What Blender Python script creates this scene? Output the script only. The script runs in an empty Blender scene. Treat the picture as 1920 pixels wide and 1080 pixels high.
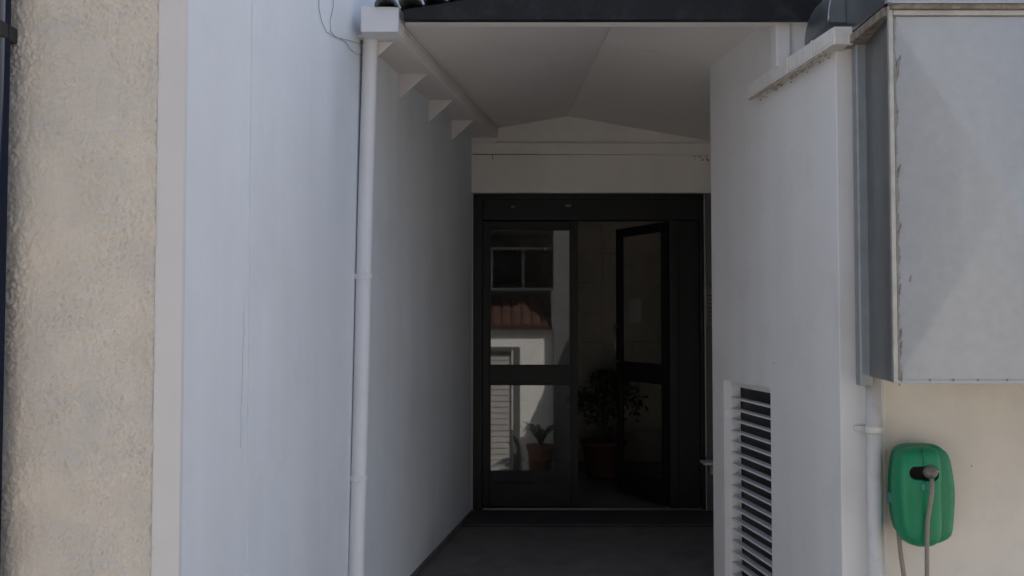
import bpy, bmesh, math, random
from mathutils import Vector, Matrix, noise
random.seed(4)
S = bpy.context.scene
COL = S.collection
E = 1.42                       # eye height above the passage floor
GZ = E - 3.0                   # courtyard ground (the passage floor is raised)
F = 1700.0
PITCH = math.atan(60.0 / F)

# ---------------------------------------------------------------- camera, world, sun
cam_d = bpy.data.cameras.new('camera'); cam = bpy.data.objects.new('camera', cam_d); COL.objects.link(cam)
cam.location = (0, 0, E); cam.rotation_euler = (math.pi/2 + PITCH, 0, 0)
cam_d.sensor_width = 36; cam_d.lens = 36 * F / 1920; cam_d.clip_start = 0.05; cam_d.clip_end = 1500
S.camera = cam
SUN = Vector((0.35, 0.53, 0.77)).normalized()
w = bpy.data.worlds.new('World'); S.world = w; w.use_nodes = True
nt = w.node_tree; nt.nodes.clear()
sky = nt.nodes.new('ShaderNodeTexSky'); sky.sky_type = 'NISHITA'; sky.sun_disc = False
sky.sun_elevation = math.asin(SUN.z); sky.sun_rotation = math.atan2(SUN.x, SUN.y)
sky.dust_density = 2.0; sky.ozone_density = 0.6; sky.air_density = 1.0
bg = nt.nodes.new('ShaderNodeBackground'); bg.inputs[1].default_value = 0.12
wo = nt.nodes.new('ShaderNodeOutputWorld')
nt.links.new(sky.outputs[0], bg.inputs[0]); nt.links.new(bg.outputs[0], wo.inputs[0])
sd = bpy.data.lights.new('sun', 'SUN'); sd.energy = 4.0; sd.angle = math.radians(0.5); sd.color = (1, 0.95, 0.87)
so = bpy.data.objects.new('sun', sd); COL.objects.link(so); so.location = (6, 8, 14)
so.rotation_euler = (-SUN).to_track_quat('-Z', 'Y').to_euler()
S.view_settings.view_transform = 'Standard'; S.view_settings.look = 'None'
S.view_settings.gamma = 1; S.view_settings.exposure = 1.35
S.view_settings.use_curve_mapping = False

# ---------------------------------------------------------------- helpers
def P(px, py, Y):
    """world point where the viewing ray of a photograph pixel meets the plane y = Y"""
    cx = (px - 960) / F; cz = (540 - py) / F
    dy = math.cos(PITCH) - cz * math.sin(PITCH); dz = math.sin(PITCH) + cz * math.cos(PITCH)
    t = Y / dy
    return Vector((cx * t, Y, E + dz * t))
def LX(Y): return -1.302 + 0.15 * Y          # left passage wall
def RX(Y): return 1.72 - 0.1235 * Y          # right passage wall
def RID(Y): return 0.414 + 0.048 * (6.7 - Y) # ceiling ridge
def CZ(X, Y): return E + 1.52 - 0.175 * abs(X - RID(Y))

WORLD = {}
def empty(name, loc, label, cat, group=None, kind=None):
    o = bpy.data.objects.new(name, None); COL.objects.link(o); o.location = loc; o.empty_display_size = 0.1
    WORLD[o.name] = Vector(loc); o['label'] = label; o['category'] = cat
    if group: o['group'] = group
    if kind: o['kind'] = kind
    return o
def tag(o, label=None, cat=None, group=None, kind=None):
    if label: o['label'] = label
    if cat: o['category'] = cat
    if group: o['group'] = group
    if kind: o['kind'] = kind
    return o
class MB:
    def __init__(s): s.v = []; s.f = []; s.sm = []
    def add(s, vs, fs, smooth=False):
        b = len(s.v); s.v += [Vector(p) for p in vs]
        for f in fs: s.f.append([i + b for i in f]); s.sm.append(smooth)
        return s
    def hexa(s, p):            # 4 bottom, 4 top (same order)
        return s.add(p, [(3,2,1,0),(4,5,6,7),(0,1,5,4),(1,2,6,5),(2,3,7,6),(3,0,4,7)])
    def box(s, x0, x1, y0, y1, z0, z1):
        return s.hexa([(x0,y0,z0),(x1,y0,z0),(x1,y1,z0),(x0,y1,z0),(x0,y0,z1),(x1,y0,z1),(x1,y1,z1),(x0,y1,z1)])
    def slab(s, fx, y0, y1, d0, d1, z0, z1):   # piece that follows a slanted wall fx(Y), between offsets d0 and d1
        return s.hexa([(fx(y0)+d0,y0,z0),(fx(y0)+d1,y0,z0),(fx(y1)+d1,y1,z0),(fx(y1)+d0,y1,z0),
                       (fx(y0)+d0,y0,z1),(fx(y0)+d1,y0,z1),(fx(y1)+d1,y1,z1),(fx(y1)+d0,y1,z1)])
    def prism(s, poly, off):
        n = len(poly); off = Vector(off); vs = [Vector(p) for p in poly] + [Vector(p) + off for p in poly]
        fs = [tuple(range(n))[::-1], tuple(range(n, 2*n))] + [(i, (i+1) % n, n + (i+1) % n, n + i) for i in range(n)]
        return s.add(vs, fs)
    def tube(s, pts, r, n=16, caps=True):
        pts = [Vector(p) for p in pts]; rs = r if isinstance(r, (list, tuple)) else [r] * len(pts)
        vs = []; prev = None
        for i, p in enumerate(pts):
            t = (pts[min(i+1, len(pts)-1)] - pts[max(i-1, 0)]).normalized()
            if prev is None:
                a = Vector((0, 0, 1)) if abs(t.z) < 0.9 else Vector((1, 0, 0)); u = t.cross(a).normalized()
            else: u = (prev - t * prev.dot(t)).normalized()
            prev = u; v = t.cross(u)
            vs += [p + (u * math.cos(2*math.pi*k/n) + v * math.sin(2*math.pi*k/n)) * rs[i] for k in range(n)]
        fs = [(i*n+k, i*n+(k+1)%n, (i+1)*n+(k+1)%n, (i+1)*n+k) for i in range(len(pts)-1) for k in range(n)]
        b = len(s.v); s.add(vs, fs, True)
        if caps:
            s.f.append([b + k for k in range(n)][::-1]); s.sm.append(False)
            s.f.append([b + (len(pts)-1)*n + k for k in range(n)]); s.sm.append(False)
        return s
    def ball(s, c, r, sc=(1,1,1), nu=12, nv=8):
        c = Vector(c); vs = [c + Vector((0,0,r*sc[2]))]
        for j in range(1, nv):
            th = math.pi*j/nv
            vs += [c + Vector((r*sc[0]*math.sin(th)*math.cos(2*math.pi*i/nu), r*sc[1]*math.sin(th)*math.sin(2*math.pi*i/nu), r*sc[2]*math.cos(th))) for i in range(nu)]
        vs.append(c - Vector((0,0,r*sc[2])))
        fs = [(0, 1+i, 1+(i+1)%nu) for i in range(nu)]
        for j in range(nv-2):
            fs += [(1+j*nu+i, 1+(j+1)*nu+i, 1+(j+1)*nu+(i+1)%nu, 1+j*nu+(i+1)%nu) for i in range(nu)]
        b = 1+(nv-2)*nu
        fs += [(b+i, len(vs)-1, b+(i+1)%nu) for i in range(nu)]
        return s.add(vs, fs, True)
    def build(s, name, mat, parent=None, bevel=0, seg=2, subsurf=0, kind=None, weld=False):
        lo = Vector([min(p[i] for p in s.v) for i in range(3)]); hi = Vector([max(p[i] for p in s.v) for i in range(3)])
        c = (lo + hi) / 2
        if parent is None: c.z = lo.z
        me = bpy.data.meshes.new(name); me.from_pydata([p - c for p in s.v], [], s.f)
        me.polygons.foreach_set('use_smooth', s.sm)
        bm = bmesh.new(); bm.from_mesh(me)
        if weld: bmesh.ops.remove_doubles(bm, verts=bm.verts, dist=1e-5)
        bmesh.ops.recalc_face_normals(bm, faces=bm.faces); bm.to_mesh(me); bm.free()
        me.materials.append(mat)
        o = bpy.data.objects.new(name, me); COL.objects.link(o)
        pw = WORLD[parent.name] if parent else Vector((0,0,0))
        if parent: o.parent = parent
        o.location = c - pw; WORLD[o.name] = c.copy()
        if bevel:
            m = o.modifiers.new('bevel', 'BEVEL'); m.width = bevel; m.segments = seg; m.limit_method = 'ANGLE'
        if subsurf:
            m = o.modifiers.new('subsurf', 'SUBSURF'); m.levels = subsurf; m.render_levels = subsurf
        if kind: o['kind'] = kind
        return o
def dup(o, off, parent=None):
    c = o.copy(); COL.objects.link(c); c.location = o.location + Vector(off)
    if parent: c.parent = parent
    WORLD[c.name] = WORLD[o.name] + Vector(off)
    return c
def box(name, mat, parent, *a, **k): return MB().box(*a).build(name, mat, parent, **k)

# ---------------------------------------------------------------- materials
def L(nt, a, b): nt.links.new(a, b)
def mat(name, col, rough=0.8, metal=0.0, var=0.06, vscale=3.0, bump=0.0, bscale=60, streak=0.0, dirt=None, dirt_amt=0.0,
        dirt_scale=4.0, dist=0.002, tint=None, spec=0.5, coat=0.0):
    m = bpy.data.materials.new(name); m.use_nodes = True; t = m.node_tree; N = t.nodes
    b = N['Principled BSDF']; b.inputs['Roughness'].default_value = rough; b.inputs['Metallic'].default_value = metal
    b.inputs['Specular IOR Level'].default_value = spec; b.inputs['Coat Weight'].default_value = coat
    g = N.new('ShaderNodeNewGeometry')
    n1 = N.new('ShaderNodeTexNoise'); n1.inputs['Scale'].default_value = vscale; n1.inputs['Detail'].default_value = 6; n1.inputs['Roughness'].default_value = 0.6
    L(t, g.outputs['Position'], n1.inputs['Vector'])
    r = N.new('ShaderNodeValToRGB'); r.color_ramp.elements[0].position = 0.3; r.color_ramp.elements[1].position = 0.7
    c2 = tint or col
    r.color_ramp.elements[0].color = [max(0, c*(1-var)) for c in c2] + [1]; r.color_ramp.elements[1].color = [min(1, c*(1+var)) for c in col] + [1]
    L(t, n1.outputs['Fac'], r.inputs['Fac']); out = r.outputs['Color']
    if streak:
        mp = N.new('ShaderNodeMapping'); mp.inputs['Scale'].default_value = (3.2, 3.2, 0.22); L(t, g.outputs['Position'], mp.inputs['Vector'])
        n2 = N.new('ShaderNodeTexNoise'); n2.inputs['Scale'].default_value = 1.6; n2.inputs['Detail'].default_value = 5; L(t, mp.outputs[0], n2.inputs['Vector'])
        mr = N.new('ShaderNodeMapRange'); mr.inputs[1].default_value = 0.3; mr.inputs[2].default_value = 0.7
        mr.inputs[3].default_value = 1 - streak; mr.inputs[4].default_value = 1 + streak * 0.4; L(t, n2.outputs['Fac'], mr.inputs[0])
        mx = N.new('ShaderNodeVectorMath'); mx.operation = 'SCALE'; L(t, out, mx.inputs[0]); L(t, mr.outputs[0], mx.inputs['Scale']); out = mx.outputs[0]
    if dirt:
        n3 = N.new('ShaderNodeTexNoise'); n3.inputs['Scale'].default_value = dirt_scale; n3.inputs['Detail'].default_value = 8; n3.inputs['Roughness'].default_value = 0.7
        L(t, g.outputs['Position'], n3.inputs['Vector'])
        mr = N.new('ShaderNodeMapRange'); mr.inputs[1].default_value = 0.5; mr.inputs[2].default_value = 0.75; mr.inputs[3].default_value = 0; mr.inputs[4].default_value = dirt_amt
        L(t, n3.outputs['Fac'], mr.inputs[0])
        mx = N.new('ShaderNodeMixRGB'); L(t, mr.outputs[0], mx.inputs[0]); L(t, out, mx.inputs[1]); mx.inputs[2].default_value = list(dirt) + [1]; out = mx.outputs[0]
    L(t, out, b.inputs['Base Color'])
    if bump:
        n4 = N.new('ShaderNodeTexNoise'); n4.inputs['Scale'].default_value = bscale; n4.inputs['Detail'].default_value = 5; L(t, g.outputs['Position'], n4.inputs['Vector'])
        bp = N.new('ShaderNodeBump'); bp.inputs['Strength'].default_value = bump; bp.inputs['Distance'].default_value = dist
        L(t, n4.outputs['Fac'], bp.inputs['Height']); L(t, bp.outputs[0], b.inputs['Normal'])
    return m
def glass(name, tint, ior=1.5, rough=0.0, haze=0.0):
    m = bpy.data.materials.new(name); m.use_nodes = True; t = m.node_tree; N = t.nodes
    for n in list(N):
        if n.type != 'OUTPUT_MATERIAL': N.remove(n)
    o = [n for n in N if n.type == 'OUTPUT_MATERIAL'][0]
    lw_ = N.new('ShaderNodeLayerWeight'); lw_.inputs[0].default_value = 0.5
    pw = N.new('ShaderNodeMath'); pw.operation = 'POWER'; pw.inputs[1].default_value = 5; L(t, lw_.outputs['Facing'], pw.inputs[0])
    f0 = ((ior-1)/(ior+1))**2; fr = N.new('ShaderNodeMath'); fr.operation = 'MULTIPLY_ADD'; fr.inputs[1].default_value = 1-f0; fr.inputs[2].default_value = f0; L(t, pw.outputs[0], fr.inputs[0])
    gl = N.new('ShaderNodeBsdfGlossy'); gl.inputs['Roughness'].default_value = rough
    tr = N.new('ShaderNodeBsdfTransparent'); tr.inputs[0].default_value = (*tint, 1)
    mx = N.new('ShaderNodeMixShader'); L(t, fr.outputs[0], mx.inputs[0]); L(t, tr.outputs[0], mx.inputs[1]); L(t, gl.outputs[0], mx.inputs[2])
    L(t, mx.outputs[0], o.inputs[0]); return m

M = {}
M['white'] = mat('white_plaster', (0.715, 0.74, 0.77), 0.75, var=0.035, vscale=1.4, bump=0.5, bscale=24, streak=0.055, dist=0.003, dirt=(0.50,0.51,0.53), dirt_amt=0.32, dirt_scale=1.7)
M['white_r'] = mat('white_plaster_aged', (0.70, 0.685, 0.675), 0.75, var=0.035, vscale=1.8, bump=0.55, bscale=24, streak=0.05, dist=0.003, dirt=(0.46,0.43,0.40), dirt_amt=0.25, dirt_scale=3)
M['gable'] = mat('cream_plaster', (0.70, 0.66, 0.61), 0.8, var=0.05, bump=0.4, bscale=30, streak=0.05)
M['ceiling'] = mat('ceiling_paint', (0.70, 0.665, 0.63), 0.85, var=0.04, vscale=1.5, bump=0.3, bscale=12)
M['beige'] = mat('beige_wall', (0.66, 0.605, 0.54), 0.85, var=0.06, vscale=2.5, bump=0.5, bscale=35, streak=0.05, dirt=(0.40,0.38,0.36), dirt_amt=0.3, dirt_scale=3)
M['stucco'] = mat('beige_stucco', (0.645, 0.575, 0.485), 0.95, var=0.07, vscale=5, bump=0.7, bscale=160, dist=0.003, tint=(0.61,0.56,0.505), streak=0.05, dirt=(0.57,0.49,0.39), dirt_amt=0.5, dirt_scale=4)
M['band'] = mat('smooth_render_band', (0.66, 0.63, 0.61), 0.9, var=0.03, bump=0.3, bscale=80, streak=0.03)
M['pvc'] = mat('white_pvc', (0.74, 0.74, 0.76), 0.45, var=0.02, bump=0.1, bscale=30, streak=0.04, dirt=(0.5,0.46,0.4), dirt_amt=0.15, dirt_scale=14)
M['pvc_old'] = mat('old_painted_gutter', (0.66, 0.63, 0.59), 0.65, var=0.05, bump=0.4, bscale=60, streak=0.08, dirt=(0.40,0.32,0.24), dirt_amt=0.4, dirt_scale=16)
M['stain'] = mat('stained_edge', (0.42, 0.35, 0.29), 0.9, var=0.25, vscale=40, bump=0.8, bscale=90, dirt=(0.16,0.12,0.09), dirt_amt=0.8, dirt_scale=45)
M['galv'] = mat('galvanised_sheet', (0.385, 0.40, 0.425), 0.36, metal=0.6, var=0.05, vscale=26, bump=0.10, bscale=5, streak=0.07, dist=0.004, dirt=(0.46,0.48,0.52), dirt_amt=0.22, dirt_scale=2.5)
M['galv_m'] = mat('mid_grey_sheet', (0.30, 0.315, 0.32), 0.5, metal=0.4, var=0.1, vscale=12, streak=0.12)
M['galv_d'] = mat('darker_galvanised_sheet', (0.30, 0.315, 0.33), 0.33, metal=0.9, var=0.10, vscale=12, bump=0.15, bscale=14, streak=0.14, dist=0.003)  # darker, more metallic sheet for the duct body and elbow
M['rust'] = mat('rusty_flange', (0.19, 0.155, 0.12), 0.85, metal=0.1, var=0.4, vscale=30, bump=0.8, bscale=50, dirt=(0.33,0.31,0.28), dirt_amt=0.8, dirt_scale=26)
M['flange'] = mat('flange_metal', (0.46, 0.45, 0.42), 0.5, metal=0.5, var=0.12, vscale=20, streak=0.1, dirt=(0.35,0.29,0.22), dirt_amt=0.6, dirt_scale=12)
M['sealant'] = mat('grey_sealant', (0.24, 0.225, 0.205), 0.8, var=0.2, vscale=50, bump=0.7, bscale=90)
M['alu_dark'] = mat('dark_bronze_aluminium', (0.012, 0.0115, 0.011), 0.5, spec=0.3, metal=0.0, var=0.15, vscale=8)
M['fascia'] = mat('dark_painted_board', (0.010, 0.0105, 0.0125), 0.6, spec=0.35, var=0.2, vscale=6, bump=0.3, bscale=20, dirt=(0.09,0.09,0.09), dirt_amt=0.3, dirt_scale=9)
M['tile_roof'] = mat('grey_roof_tile', (0.10, 0.105, 0.12), 0.8, var=0.3, vscale=9, bump=0.6, bscale=40)
M['navy'] = mat('dark_blue_paint', (0.010, 0.014, 0.028), 0.8, spec=0.2, var=0.15, bump=0.2, bscale=40)
M['black'] = mat('black_metal', (0.02, 0.02, 0.02), 0.6, var=0.2, bump=0.4, bscale=60)
M['floor'] = mat('dark_grey_floor', (0.15, 0.130, 0.118), 0.75, var=0.18, vscale=5, bump=0.6, bscale=90, dirt=(0.07,0.062,0.055), dirt_amt=0.7, dirt_scale=4)
M['step'] = mat('floor_shade_dark', (0.05, 0.046, 0.044), 0.75, var=0.15, bump=0.4, bscale=50)  # shade on the floor at the doors, put into a dark colour
M['ground'] = mat('courtyard_concrete', (0.42, 0.38, 0.33), 0.9, var=0.12, vscale=1.2, bump=0.6, bscale=30, dirt=(0.18,0.16,0.13), dirt_amt=0.4, dirt_scale=0.8)
M['glass'] = glass('tinted_glass', (0.55, 0.54, 0.52), ior=2.15, rough=0.018)
M['glass2'] = glass('clear_door_glass', (0.86, 0.86, 0.84), ior=1.45)
M['wire'] = mat('thin_dark_cable', (0.27, 0.27, 0.28), 0.6)
M['inside'] = mat('dim_interior_paint', (0.5, 0.47, 0.43), 0.9, var=0.08)
M['tile'] = mat('lobby_wall_tile', (0.43, 0.40, 0.355), 0.5, var=0.15, vscale=3, bump=0.2, bscale=30)
M['lfloor'] = mat('lobby_floor_stone', (0.22, 0.2, 0.18), 0.4, var=0.15, bump=0.2, bscale=20)
M['terra'] = mat('terracotta', (0.11, 0.05, 0.035), 0.8, var=0.15, bump=0.3, bscale=40)
M['leaf'] = mat('dark_leaf', (0.035, 0.07, 0.025), 0.5, var=0.3, vscale=15)
M['bark'] = mat('plant_stem', (0.12, 0.08, 0.05), 0.8)
M['green'] = mat('green_plastic', (0.006, 0.20, 0.085), 0.45, var=0.10, vscale=6, bump=0.15, bscale=120, spec=0.4, dist=0.001, dirt=(0.03,0.24,0.13), dirt_amt=0.4, dirt_scale=5)
M['dgreen'] = mat('dark_green_plastic', (0.012, 0.075, 0.045), 0.5, var=0.1)
M['teal'] = mat('teal_plastic', (0.05, 0.22, 0.20), 0.5)
M['gplastic'] = mat('dark_grey_plastic', (0.13, 0.115, 0.105), 0.35, var=0.15, vscale=30)
M['hose'] = mat('taupe_rubber_hose', (0.23, 0.19, 0.155), 0.5, var=0.12, vscale=20, bump=0.2, bscale=200)
M['screw'] = mat('screw_metal', (0.25, 0.24, 0.23), 0.4, metal=0.8)
M['shutter'] = mat('grey_painted_louvre', (0.38, 0.37, 0.36), 0.7, var=0.08, bump=0.3, bscale=20)
M['sframe'] = mat('dark_grey_frame', (0.10, 0.105, 0.10), 0.6, var=0.1)
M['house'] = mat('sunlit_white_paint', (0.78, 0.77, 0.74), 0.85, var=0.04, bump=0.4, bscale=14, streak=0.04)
M['gwing'] = mat('shade_and_crack_grey', (0.12, 0.12, 0.12), 0.9, var=0.15, vscale=2, bump=0.4, bscale=10, streak=0.1)  # shade of the house wing put into dark grey; also colours a crack
M['gwing2'] = mat('pier_shade_grey', (0.10, 0.095, 0.095), 0.8, var=0.15, streak=0.1)  # shade on the pier right of the doors, put into grey
M['redtile'] = mat('red_roof_tile', (0.055, 0.023, 0.015), 0.85, var=0.25, vscale=6, bump=0.4, bscale=20)
M['hglass'] = mat('dark_window_glass', (0.02, 0.022, 0.022), 0.08, var=0.1)

# ---------------------------------------------------------------- ground and floor
g = MB().add([(-300,-300,GZ),(300,-300,GZ),(300,300,GZ),(-300,300,GZ)], [(0,1,2,3)]).build('ground', M['ground'], kind='structure')
pf = MB().prism([(LX(4.98)-.05,4.98,GZ+.004),(RX(4.98)-.004,4.98,GZ+.004),(RX(5.0)-.004,5.0,GZ+.004),(RX(5.0)-.004,5.17,GZ+.004),(1.9,5.17,GZ+.004),(1.9,6.70,GZ+.004),(LX(6.70)-.05,6.70,GZ+.004)], (0,0,-GZ-.004)).build('passage_floor', M['floor'], kind='structure')

zs_ = 0.0
for k in range(9):
    y1_ = 4.98 - k*.29 - .0005; zs_ = -.176*(k+1)
    if zs_ - .01 <= GZ: break
    MB().prism([(LX(y1_-.289)-.02,y1_-.289,GZ+.004),(RX(max(3.565,y1_-.289))-.004,y1_-.289,GZ+.004),(RX(max(3.565,y1_))-.004,y1_,GZ+.004),(LX(y1_)-.02,y1_,GZ+.004)], (0,0,zs_-GZ-.004)).build('step', M['floor'], kind='structure')

# ---------------------------------------------------------------- stucco building on the left
YF = 2.53
lb = empty('stucco_building', (-1.6, YF+1, GZ), 'white building with rough beige stucco front and smooth long passage wall', 'building')
cx = P(343, 540, YF).x                       # outer corner
bx = P(292, 540, YF).x                       # edge between the stucco and the smooth band
# displaced stucco field (real relief)
x0 = -1.75; z0 = 0.30; z1 = 2.62; st = 0.0027
nx = int((bx - x0) / st); nz = int((z1 - z0) / st); vs = []
for j in range(nz + 1):
    z = z0 + (z1 - z0) * j / nz
    edge = bx + 0.006 * noise.noise(Vector((0, 3.1, z * 22))) + 0.004 * noise.noise(Vector((1, 5.1, z * 75)))
    for i in range(nx + 1):
        x = x0 + (edge - x0) * i / nx
        p = Vector((x * 1.0, 0, z * 0.8))
        c = noise.noise(p * 9)
        q = Vector((x * 58, 3.3 + c, z * 40))
        a = noise.noise(q); b = noise.noise(q * 2.1 + Vector((7, 3, 1))); d = noise.noise(q * 4.3 + Vector((2, 9, 5))); e = noise.noise(Vector((x * 24, 8, z * 20)))
        h = 0.0085 + 0.0042 * a * (0.7 + 1.3*e) + 0.0046 * b * (0.8 + 1.2*c) + 0.0034 * d + 0.0030 * e + 0.002 * c
        if i >= nx - 1: h = 0.0 if i == nx else h * 0.7
        vs.append((x, YF - h, z))
fs = [(j*(nx+1)+i, j*(nx+1)+i+1, (j+1)*(nx+1)+i+1, (j+1)*(nx+1)+i) for j in range(nz) for i in range(nx)]
MB().add(vs, fs, True).build('stucco_coat', M['stucco'], lb)
m = MB(); m.box(-4.0, bx-.002, YF, YF+0.3, GZ, E+4.2); m.build('front_wall', M['stucco'], lb)
m = MB(); m.add([], []); m.box(bx-.002, cx, YF-0.004, YF+0.02, GZ, E+4.2); m.build('smooth_band', M['band'], lb, bevel=0.004, seg=3)
m = MB(); m.prism([(bx-.002,YF+.02,GZ),(LX(YF),YF-.003,GZ),(LX(6.70),6.70,GZ),(LX(6.70)-.35,6.70,GZ),(bx-.1,YF+.31,GZ)], (0,0,E+4.2-GZ)).build('passage_wall', M['white'], lb)
# faint raised plaster strip and skirting
m = MB(); m.slab(LX, 2.954, 3.08, 0.0, 0.0035, GZ, E+4.2); m.build('plaster_strip', M['white'], lb, bevel=0.0012)
m = MB(); m.slab(LX, 3.3, 6.69, 0.0, 0.012, 0.001, 0.032); m.build('skirting', M['floor'], lb, bevel=0.003)
m = MB(); m.box(-4.0, -0.4, YF, 6.70, E+4.2, E+4.35); m.box(-4.0, -3.8, YF+.3, 6.7, GZ, E+4.2); m.build('roof_slab', M['band'], lb)
# small chips on the plaster
for px, py, a in ((395, 68, .011), (598, 19, .003)):
    Y = 1.302 / (0.15 - (px - 960) / F); p = P(px, py, Y); m = MB(); m.box(p.x-.001, p.x+.0015, p.y-.0015, p.y+.0015, p.z-a, p.z+a)
    m.build('plaster_chip', M['wire'], lb)

m = MB(); rs_ = []
def lw(px, py, off=.0004):
    Y = (1.302 - off) / (0.15 - (px - 960) / F); return P(px, py, Y)
pts = [lw(343 + 5*i, 256 + 0.42*5*i + 5*noise.noise(Vector((i*.4, 2, 0)))) for i in range(34)]
m.tube(pts, .0006, 5); m.build('hairline_crack', M['gwing'], lb)
m = MB(); pts = [lw(466 - .03*i*18 + 2*noise.noise(Vector((i*.5, 7, 0))), 318 + 18*i) for i in range(30)]; m.tube(pts, .0005, 5); m.build('hairline_crack', M['shutter'], lb)
# dark post at the extreme left
pp = empty('dark_pipe', (P(2, 540, 2.46).x - .03, 2.45, GZ), 'dark blue vertical post at the left edge of the stucco wall', 'post')
xr = P(17, 540, 2.50).x
m = MB(); m.tube([(xr-.034,2.475,GZ),(xr-.034,2.475,E+2.2)], .034, 28); m.build('post_tube', M['navy'], pp)
pz = P(20, 54, 2.45).z
m = MB(); m.box(xr-.12, P(30, 54, 2.51).x, 2.435, 2.522, pz-.022, pz+.022); m.build('clamp', M['black'], pp, bevel=0.004)

# ---------------------------------------------------------------- main building behind with the gable wall
mb = empty('main_building', (0.6, 6.9, GZ), 'cream gable end wall closing the passage above the dark doors', 'building')
OX0, OX1 = LX(6.72)+.003, P(1323, 600, 6.72).x
LZ = P(1100, 363, 6.72).z
m = MB()
m.box(-4.0, 6.0, 6.72, 6.95, LZ+.02, E+7.5)  # unseen upper height added to keep the sun off the left wall
m.box(-4.0, OX0, 6.72, 6.95, GZ, LZ+.02)
m.box(OX1, 6.0, 6.72, 6.95, GZ, LZ+.02)
m.build('gable_wall', M['gable'], mb)
# lintel beam and boards
zb = P(1100, 289, 6.68).z; zt = P(1100, 267, 6.68).z; zc = P(900, 257, 6.68).z
xl = LX(6.67) + .002
m = MB(); m.box(xl, 1.9, 6.672, 6.72, LZ, zb-.006); m.build('lintel_beam', M['gable'], mb, bevel=0.003)
m = MB(); m.box(xl, P(1010,0,6.7).x, 6.678, 6.72, zb, zt-.004)
m.hexa([(P(1010,0,6.7).x+.0005,6.680,zb-.001),(1.9,6.686,zb-.006),(1.9,6.72,zb-.006),(P(1010,0,6.7).x+.0005,6.72,zb-.001),
        (P(1010,0,6.7).x+.0005,6.680,zt-.003),(1.9,6.686,zt-.006),(1.9,6.72,zt-.006),(P(1010,0,6.7).x+.0005,6.72,zt-.003)])
m.build('trim_board', M['gable'], mb, bevel=0.002)
m = MB(); m.box(xl, P(930,0,6.69).x, 6.684, 6.72, zt-.003, zc+.05); m.build('trim_block', M['gable'], mb, bevel=0.002)
m = MB(); p = P(924, 293, 6.66); m.hexa([(p.x-.002,6.668,p.z-.022),(p.x+.002,6.668,p.z-.022),(p.x+.002,6.672,p.z-.022),(p.x-.002,6.672,p.z-.022),
     (p.x-.006,6.668,p.z+.018),(p.x-.001,6.668,p.z+.018),(p.x-.001,6.672,p.z+.018),(p.x-.006,6.672,p.z+.018)]); m.build('crack', M['black'], mb)
m = MB()
for k in range(14):
    p = P(1296 + random.uniform(0, 34), 297 + random.uniform(-5, 6), 6.668); r = random.uniform(.002, .007)
    m.ball((p.x, 6.671, p.z), r, (1.6, .35, .7), 6, 4)
m.build('flaking_patch', M['sealant'], mb)
m = MB(); m.box(-4, 6, 6.95, 12, E+7.3, E+7.5); m.box(-4,-3.8,6.95,12,GZ,E+7.3); m.box(5.8,6,6.95,12,GZ,E+7.3); m.box(-3.8,5.8,11.8,12,GZ,E+7.3)
m.build('rear_shell', M['gable'], mb)

# lobby behind the doors
lo = empty('lobby', (0.6, 8.2, 0), 'dim lobby with tiled back wall seen through the open door', 'room')
m = MB(); m.box(-.9,2.3,6.952,9.2,-.12,-.004); m.build('lobby_floor', M['lfloor'], lo)
for xa in (-1.0, 2.3): m = MB(); m.box(xa,xa+.1,6.952,9.2,-.12,2.7); m.build('lobby_side_wall', M['inside'], lo)
m = MB(); m.box(-1.0,2.4,6.952,9.3,2.7,2.8); m.build('lobby_ceiling', M['inside'], lo)
m = MB(); m.box(-1.0,2.4,9.2,9.3,-.12,2.7); bw = m.build('lobby_back_wall', M['inside'], lo)
t0 = box('tile', M['tile'], bw, -.9, -.602, 9.188, 9.1995, 0.004, 0.298, bevel=0.003, seg=1)
for j in range(9):
    for i in range(10):
        if i or j: dup(t0, (i*.303, random.uniform(-.0015,.0), j*.299), bw)

# ---------------------------------------------------------------- doors
dr = empty('glazed_double_door', ((OX0+OX1)/2, 6.8, 0), 'dark framed glass double door with its right leaf open', 'door')
YD = 6.80
def zz(py, Y=YD): return P(960, py, Y).z
def xx(px, Y=YD): return P(px, 600, Y).x
zs = zz(941); ztop = LZ
m = MB()
m.box(OX0+.002, xx(905), YD-.05, YD+.05, 0.02, ztop-.002)
m.box(xx(1311), OX1-.002, YD-.05, YD+.05, 0.02, ztop-.002)
m.box(xx(905), xx(1311), YD-.05, YD+.05, zz(414), ztop-.002)
fr = m.build('door_frame', M['alu_dark'], dr, bevel=0.004)
m = MB(); m.box(OX0+.02, OX1-.02, YD-.075, YD-.052, zz(376), ztop-.003); m.build('head_bar', M['alu_dark'], dr, bevel=0.003)
m = MB(); m.box(xx(958), xx(966), YD-.085, YD-.075, zz(390)-.006, zz(390)+.006); m.box(xx(1060),xx(1070),YD-.09,YD-.075,zz(388)-.008,zz(388)+.008); m.build('screw_head', M['gplastic'], dr, kind='stuff')
m = MB(); m.box(xx(905), xx(1311), YD-.045, YD+.05, 0.0, 0.028); m.build('threshold_bar', M['screw'], dr, bevel=0.004)
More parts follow.
